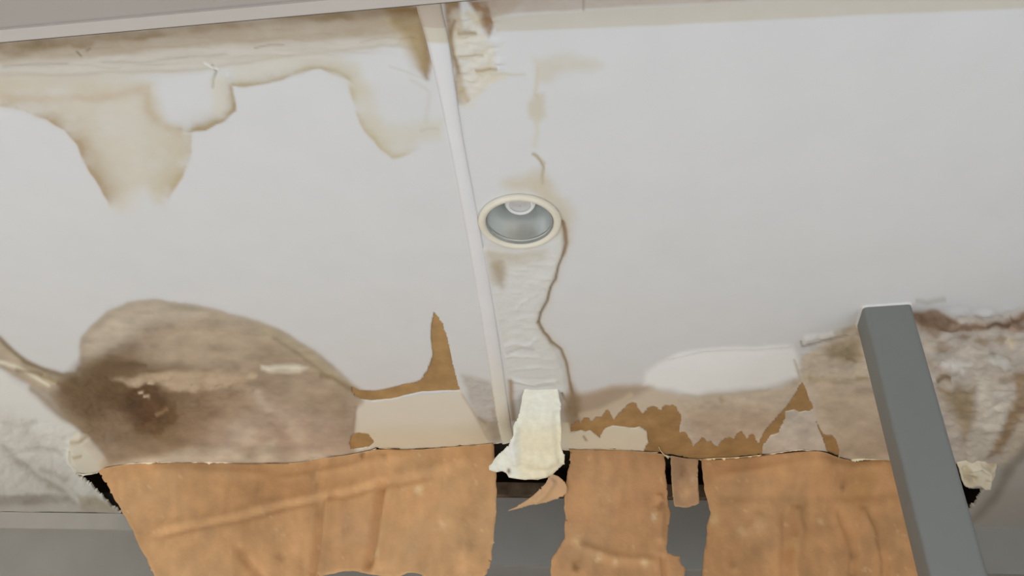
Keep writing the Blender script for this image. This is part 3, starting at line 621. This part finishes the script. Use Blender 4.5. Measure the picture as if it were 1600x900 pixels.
for nm, lo, hi in (('wall_void_left_blocker', (-6.1, -2.2, CEIL+.02), (-6, 4.8, ZR)), ('wall_void_right_blocker', (6, -2.2, CEIL+.02), (6.1, 4.8, ZR)), ('wall_void_front_blocker', (-6, -2.3, CEIL+.02), (6, -2.2, ZR)), ('wall_void_back_blocker', (-6, 4.7, z_top), (6, 4.8, ZR))):
    vs, fs = box_pts(lo, hi); o = mesh_obj(nm, vs, fs, M_DARK, None, smooth=False); tag(o, 'dark side added to keep sky light out of the ceiling void', None, kind='structure')
vs, fs = box_pts((-7, -5, -.1), (7, 1.3, 0)); o = mesh_obj('floor', vs, fs, M_FLOOR, None, smooth=False); tag(o, 'pale grey floor behind the photographer', None, kind='structure')
vs, fs = box_pts((-7, 1.3, -.1), (7, 6, 0)); o = mesh_obj('floor_far_bounce', vs, fs, mat('warm_bounce_floor', (0.66, 0.54, 0.40), .5, noise=.06, nscale=3), None, smooth=False); tag(o, 'unseen tan floor added to bounce warm light onto the far ceiling', None, kind='structure')  # unseen floor zone, added so its tan warms light on the far ceiling
vs, fs = box_pts((4.3, -2.2, 0), (4.4, 4.2, CEIL-.004)); o = mesh_obj('wall_right_blocker', vs, fs, M_WALL, None, smooth=False); tag(o, 'unseen grey right wall added to block sun and sky light', None, kind='structure')  # added out of view to shade the right side of the floor
# old batten lying on top of the fascia, seen through the gap
bt = wall_box('timber_batten', -1.2, 1.6, -.05, .04, z_top+.003, z_top+.075, M_SLAT); tag(bt, 'dark rough timber batten on top of the grey wall inside the ceiling hole', 'batten')

# ================================================================== downlight
c0, RO = LC, LR
dl = empty('downlight', (c0[0], c0[1], CEIL)); tag(dl, 'round recessed downlight with a cream ring set in the stained ceiling', 'downlight')
RI = RO*.81
lathe('trim_ring', [(RO*.97, .002), (RO, -.003), (RO*.985, -.008), (RO*.94, -.012), (RO*.88, -.012), (RI*1.02, -.009), (RI, -.005), (RI*.99, .002)], M_CREAM, dl)
rf_ = lathe('reflector', [(RI*.995, -.006), (RI*.97, .012), (RI*.955, .014), (RI*.93, .04), (RI*.90, .043), (RI*.86, .075), (RI*.83, .078), (RI*.74, .115), (RI*.50, .135), (.001, .138)], M_REFL, dl)
lathe('lamp', [(.001, .050), (RI*.20, .051), (RI*.36, .055), (RI*.44, .066), (RI*.46, .085), (RI*.40, .12), (RI*.30, .136)], M_GLASS, dl)
lathe('lamp_rim', [(RI*.33, .054), (RI*.40, .050), (RI*.465, .058), (RI*.485, .072), (RI*.46, .088)], M_LAMPRIM, dl)
lathe('inner_bead', [(RI*.985, .004), (RI*.972, .002), (RI*.960, .004), (RI*.968, .009)], M_REFL, dl)

# ================================================================== hanging paper
PLANES = []
def sheet(name, outline, A, B, label, off=.012, colour=(184, 139, 94), creases=(), lean=0.0, belly=0.0, amp=.012, seed=1, thick=.0016, step=4.0, wobble=2.5, mtl=None, mottle=1.0, cat='torn paper', group=None, plane=None, grad=None, dirt=()):
    uu, vv_ = np.meshgrid(np.arange(min(p[0] for p in outline)-8, max(p[0] for p in outline)+9, step), np.arange(min(p[1] for p in outline)-8, max(p[1] for p in outline)+9, step)); sh = uu.shape
    def F(a, b):
        a2, b2 = wob(a, b, wobble, 13, seed+31); return -poly_sd(a2, b2, outline)
    uu, vv_ = snap_uv(uu.ravel(), vv_.ravel(), F, step)
    f = keep_faces(uu, vv_, grid_faces(*sh), F); f, uu, vv_ = compact(f, uu, vv_)
    if plane is None:
        a_, b_ = on_ceil(*map(np.array, map(float, A))), on_ceil(*map(np.array, map(float, B)))
        t = b_-a_; t /= np.linalg.norm(t); n = np.cross(t, [0, 0, 1.0]); n /= np.linalg.norm(n)
        if n[1] > 0: n = -n
        n = n+np.array([0, 0, lean]); n /= np.linalg.norm(n)
        p0 = a_-n*off
    else: p0, n = plane
    p = on_plane(uu, vv_, p0, n); PLANES.append((p0, n))
    hang = np.clip(CEIL-p[:, 2], 0, 1)
    dsp = amp*(fbm(uu/70, vv_/130, seed, 3)-.5)*2*np.clip(hang*8, .1, 1)+.002*(fbm(uu/12, vv_/16, seed+3, 3)-.5)*2
    dsp = dsp+belly*hang
    if plane is None:                      # the head of the sheet follows the broken edge it hangs from
        tx = np.array(TEAR[:32], float); gx = np.arange(100, 1500., 2); gv = np.interp(gx, tx[:, 0], tx[:, 1]); gv = np.convolve(np.pad(gv, 14, mode='edge'), np.ones(29)/29, 'valid'); q_ = on_ceil(uu, np.interp(uu, gx, gv)-1.5)
        dsp = dsp*np.clip(hang*12, 0, 1)+((q_-p0)@n-.004)*np.exp(-(hang/.16)**2)
    c = np.tile(alb(colour, LOREF), (len(uu), 1)); m1 = fbm(uu/60, vv_/80, seed+7, 4); m2 = fbm(uu/16, vv_/16, seed+11, 3); m3 = fbm(uu/18, vv_/90, seed+13, 3)
    c *= (1+mottle*(.30*(m1-.5)+.16*(m2-.5)+.30*(m3-.5)))[:, None]; tint = np.clip((fbm(uu/55, vv_/70, seed+23, 4)-.5)*3*mottle, 0, .6)[:, None]; c = c*(1-tint)+c*np.array([.86, .93, 1.0])*tint
    sp = sst(.80, .92, fbm(uu/8, vv_/9, seed+19, 2))[:, None]*mottle; c = c*(1-.3*sp)+alb((216, 180, 134), LOREF)*.3*sp
    for (a, b, r, cc, op) in dirt:
        wu_, wv_ = wob(uu, vv_, r*.9, r*1.2, seed+77); mm = np.exp(-((wu_-a)**2+((wv_-b)*.8)**2)/(r*r))*op*(.35+.6*m2); mm = np.clip(mm, 0, 1)[:, None]; c = c*(1-mm)+alb(cc, LOREF)*mm
    if grad is not None: c = grad(uu, vv_, c)
    for (pts, wd, hh_) in creases:
        d, t = seg_dist(uu, vv_, pts); e = sst(0, .1, t)*sst(0, .1, 1-t); dsp = dsp+1.6*hh_*np.exp(-(d/wd)**2)*e
    if plane is None: p[:, 2] = np.minimum(p[:, 2], CEIL-.003)
    q = p+n*dsp[:, None]; back = q-n*thick; m = len(q)
    be = border(f); wl = np.array([(e[1], e[0], e[0]+m, e[1]+m) for e in be])
    o = mesh_obj(name, np.vstack([q, back]), np.vstack([f, f[:, ::-1]+m, wl]), mtl or M_PAPER, None, np.clip(np.vstack([c, c*.95]), .004, .88))
    tag(o, label, cat, group); return o

DK = (120, 84, 52)
sheet('torn_paper_sheet', [(152, 729), (300, 714), (500, 706), (590, 694), (773, 688), (776, 740), (775, 790), (771, 830), (767, 870), (760, 897), (735, 905), (700, 903), (668, 907), (655, 896), (636, 895), (618, 902), (590, 899), (560, 893), (535, 893), (512, 899), (480, 903), (400, 906), (330, 912), (250, 914), (232, 880), (214, 846), (198, 812), (184, 782), (175, 765), (166, 752)],
      (155, 733), (774, 693), 'large tan paper sheet hanging at left from the torn ceiling edge', seed=41, amp=.016,
      creases=[([(215, 834), (300, 815), (380, 800), (450, 782), (540, 764), (620, 746), (700, 726), (765, 708)], 9, .005), ([(225, 843), (300, 824), (380, 809), (450, 791), (540, 773), (620, 755), (690, 738)], 5, -.008),
               ([(600, 748), (592, 790), (584, 830), (574, 895)], 6, -.022), ([(612, 746), (604, 790), (598, 830), (590, 895)], 6, .012), ([(518, 766), (512, 820), (504, 870), (498, 905)], 6, .016), ([(500, 780), (496, 850), (486, 905)], 6, -.014),
               ([(372, 850), (380, 870), (398, 890), (405, 905)], 7, -.012), ([(240, 740), (330, 738), (420, 736)], 8, .006), ([(420, 745), (540, 730), (640, 715)], 6, .005)],
      dirt=[(568, 714, 4, (60, 36, 22), 1.2), (606, 718, 4, (110, 76, 46), 1.0), (484, 741, 5, DK, .6), (492, 760, 5, DK, .5), (438, 873, 6, DK, .7), (470, 888, 6, DK, .5), (545, 830, 24, (160, 128, 98), .6), (650, 845, 26, (165, 136, 104), .6), (736, 853, 7, (140, 106, 70), .6), (654, 766, 5, (224, 190, 146), .8), (587, 865, 5, (230, 196, 150), .8), (692, 820, 6, (220, 180, 130), .6), (312, 814, 8, DK, .4)])
sheet('torn_paper_sheet', [(888, 696), (960, 695), (1032, 700), (1035, 715), (1040, 745), (1043, 775), (1047, 800), (1044, 830), (1042, 862), (1050, 866), (1062, 868), (1063, 878), (1072, 888), (1070, 900), (1074, 940), (1060, 958), (1000, 950), (940, 962), (880, 955), (862, 930), (860, 890), (862, 875), (872, 858), (881, 840), (883, 815), (881, 790), (884, 755), (889, 730)],
      (888, 704), (1034, 710), 'narrow tan paper sheet hanging between the two grey gaps', seed=57, amp=.010, step=3.0, wobble=3.0, colour=(180, 134, 91),
      creases=[([(1036, 865), (1038, 885), (1042, 920)], 4, -.012), ([(1030, 770), (1034, 800), (1032, 850)], 6, .008), ([(900, 850), (960, 872), (1030, 876)], 7, .006)],
      dirt=[(1031, 792, 6, (110, 76, 44), 1.0), (901, 884, 7, (120, 84, 48), 1.1), (935, 872, 5, (222, 186, 140), .7), (900, 846, 6, (218, 178, 126), .7), (1008, 879, 6, (224, 184, 134), .8), (961, 880, 5, (220, 178, 130), .6), (1023, 808, 4, (230, 200, 160), .8)])
sheet('torn_paper_scrap', [(1042, 705), (1088, 711), (1088, 740), (1090, 765), (1093, 786), (1086, 791), (1070, 793), (1054, 791), (1050, 775), (1047, 755), (1046, 735)],
      (1040, 712), (1090, 718), 'short stained paper scrap hanging between two narrow black slits', seed=63, amp=.006, step=2.5, wobble=2.0, colour=(172, 134, 98),
      dirt=[(1064, 740, 6, (120, 84, 54), .8), (1070, 768, 9, (214, 170, 120), .7), (1080, 750, 4, (214, 180, 140), .7)])
sheet('torn_paper_sheet', [(1091, 711), (1200, 702), (1260, 696), (1300, 708), (1470, 711), (1480, 800), (1490, 962), (1300, 966), (1200, 958), (1100, 964), (1096, 930), (1098, 890), (1103, 850), (1105, 825), (1110, 800), (1107, 785), (1100, 765), (1096, 745)],
      (1092, 719), (1420, 722), 'large tan paper sheet hanging at right, partly behind the grey post', seed=71, amp=.016, colour=(178, 132, 88),
      creases=[([(1110, 748), (1200, 742), (1300, 735), (1400, 730)], 6, .006), ([(1110, 775), (1200, 778), (1300, 776), (1420, 770)], 8, -.006), ([(1310, 790), (1325, 830), (1335, 860), (1330, 910)], 6, -.012), ([(1358, 790), (1376, 830), (1384, 880), (1382, 930)], 7, -.010), ([(1345, 790), (1362, 830), (1372, 880), (1370, 930)], 6, .008),
               ([(1240, 790), (1250, 830), (1240, 880), (1244, 930)], 8, .012), ([(1226, 790), (1228, 840), (1226, 890), (1230, 930)], 7, -.010), ([(1190, 800), (1160, 840), (1148, 900)], 8, .007)],
      dirt=[(1314, 763, 5, (86, 56, 30), 1.2), (1345, 750, 28, (150, 112, 58), .6), (1332, 868, 5, DK, .9), (1255, 793, 7, (140, 100, 58), .7), (1158, 832, 6, (222, 182, 136), .8), (1186, 822, 10, (214, 172, 128), .6), (1115, 812, 8, (212, 180, 130), .6), (1238, 850, 8, (206, 170, 116), .6), (1146, 884, 5, DK, .5), (1282, 815, 4, (220, 186, 140), .6)])

# white paint-faced flap peeled down between strip and crack
ft = on_ceil(np.array(842.), np.array(606.)); slope = math.radians(31)
fn = np.array([0, -math.sin(slope), -math.cos(slope)])       # faces down and toward the room
def flapcol(uu, vv_, c):
    t = sst(640, 690, vv_)*sst(800, 820, uu); t = t[:, None]
    c = c*(1-t*.75)+alb((210, 190, 154), LOREF)*t*.75
    b = np.exp(-(((uu-798)/10)**2+((vv_-700)/22)**2))[:, None]*.5; c = c*(1-b)+alb((216, 212, 206), LOREF)*b
    k = np.exp(-(((uu-795)/3)**2+((vv_-735)/3)**2))[:, None]; return c*(1-k)+alb((80, 62, 44), LOREF)*k
sheet('peeled_paint_flap', [(819, 606), (845, 604), (871, 606), (876, 630), (876, 665), (877, 700), (882, 714), (882, 724), (872, 734), (860, 744), (840, 749), (818, 747), (800, 744), (786, 736), (776, 738), (764, 734), (763, 728), (774, 718), (784, 706), (796, 692), (802, 676), (802, 664), (808, 655), (813, 640), (815, 622)],
      None, None, 'cream white paint flap peeled off and drooping below the downlight', colour=(214, 202, 182), plane=(ft, fn), seed=83, amp=.003, step=2.5, wobble=1.6, mtl=M_PLASTER, mottle=.25, grad=flapcol, thick=.002, cat='paint flap',
      creases=[([(808, 660), (800, 690), (806, 730)], 7, .010), ([(786, 708), (776, 728)], 6, -.008), ([(870, 640), (872, 690), (876, 715)], 6, -.006), ([(820, 720), (850, 726), (874, 716)], 8, .008), ([(790, 740), (820, 744), (860, 740)], 4, .010)])
# curled scrap between flap and middle sheet
sp_ = on_plane(np.array(885.), np.array(766.), *PLANES[1])+np.array([0, -.03, 0]); sn = np.array([.15, -.75, -.65]); sn /= np.linalg.norm(sn)
sheet('curled_paper_scrap', [(861, 740), (872, 744), (882, 752), (887, 762), (886, 771), (870, 780), (850, 786), (828, 789), (808, 795), (790, 799), (806, 791), (824, 781), (838, 770), (852, 756)],
      None, None, 'small pointed brown paper scrap curling beside the cream flap', colour=(186, 146, 106), plane=(sp_, sn), seed=91, amp=.002, step=2.0, wobble=.8, thick=.0015, mottle=.5,
      creases=[([(866, 748), (850, 772), (832, 786)], 6, .008)], dirt=[(866, 748, 8, (150, 128, 104), .8)])
# broken plaster lump by the post
lp = on_ceil(np.array(1530.), np.array(724.)); ln = np.array([0.1, -.5, -.86]); ln /= np.linalg.norm(ln)
sheet('broken_plaster_piece', [(1496, 722), (1530, 716), (1560, 720), (1556, 740), (1548, 764), (1540, 766), (1532, 760), (1518, 763), (1508, 760), (1502, 742)],
      None, None, 'crumbling cream plaster piece hanging just right of the grey post', colour=(206, 190, 162), plane=(lp, ln), seed=97, amp=.004, step=2.0, wobble=1.6, thick=.010, mtl=M_PLASTER, mottle=.5, cat='plaster piece',
      creases=[([(1512, 735), (1530, 728), (1545, 738), (1544, 752)], 4, .014), ([(1508, 728), (1512, 748), (1528, 752)], 4, -.014)], dirt=[(1520, 750, 7, (140, 116, 80), .9), (1552, 724, 8, (150, 120, 84), .8), (1530, 738, 7, (226, 210, 180), .7)])

# ================================================================== grey steel post
p1, p2, p3 = (on_ceil(np.array(float(a)), np.array(float(b))) for a, b in ((1348, 478), (1424, 473), (1338, 510)))
p4 = p2+(p3-p1)
A_, b_ = [], []
for p, (x, y) in zip((p1, p2, p3), ((1457, 900), (1545, 900), (1430, 900))):
    d = ray(np.array(float(x)), np.array(float(y))); q = np.cross(p-EYE, d); A_.append(q[:2]); b_.append(q[2])
dx, dy = np.linalg.lstsq(np.array(A_), np.array(b_), rcond=None)[0]
ctr = (p1+p2+p3+p4)/4; Dn = np.array([dx, dy, -1.0])
base = ctr+Dn*CEIL
post = empty('steel_post', (float(base[0]), float(base[1]), 0)); tag(post, 'grey painted square steel post propped up against the ceiling at right', 'post')
def prism(corners, z_top, z_bot, bev):
    n = len(corners); ring = []
    for i in range(n):
        c, pr, nx = corners[i], corners[i-1], corners[(i+1) % n]
        d1 = (pr-c)/np.linalg.norm(pr-c); d2 = (nx-c)/np.linalg.norm(nx-c)
        for k in range(5):
            t = k/4; ring.append(c+d1*bev*(1-t)**2+d2*bev*t**2)
    vs = []
    for zt in (z_top, z_bot): vs += [r+Dn*(CEIL-zt) for r in ring]
    m = len(ring); fs = [(k, (k+1) % m, m+(k+1) % m, m+k) for k in range(m)]+[tuple(range(m-1, -1, -1)), tuple(range(m, 2*m))]
    return [np.asarray(v_)-np.array([base[0], base[1], 0]) for v_ in vs], fs
cn = [p1, p3, p4, p2]
vs, fs = prism(cn, CEIL-.004, 0.008, .014); o = mesh_obj('shaft', vs, fs, M_POST, post, smooth=False)
for f_ in o.data.polygons: f_.use_smooth = len(f_.vertices) == 4
o.data.set_sharp_from_angle(angle=math.radians(40)) if hasattr(o.data, 'set_sharp_from_angle') else None
big = [ctr+(c-ctr)*1.05 for c in cn]
vs, fs = prism(big, CEIL+.002, CEIL-.005, .012); o = mesh_obj('caulk_line', vs, fs, M_CAULK, post, smooth=False); o['label'] = 'thin white bead at the post head'
big = [ctr+(c-ctr)*1.5 for c in cn]
vs, fs = prism(big, 0.008, 0.0, .012); mesh_obj('base_plate', vs, fs, M_POST, post, smooth=False)
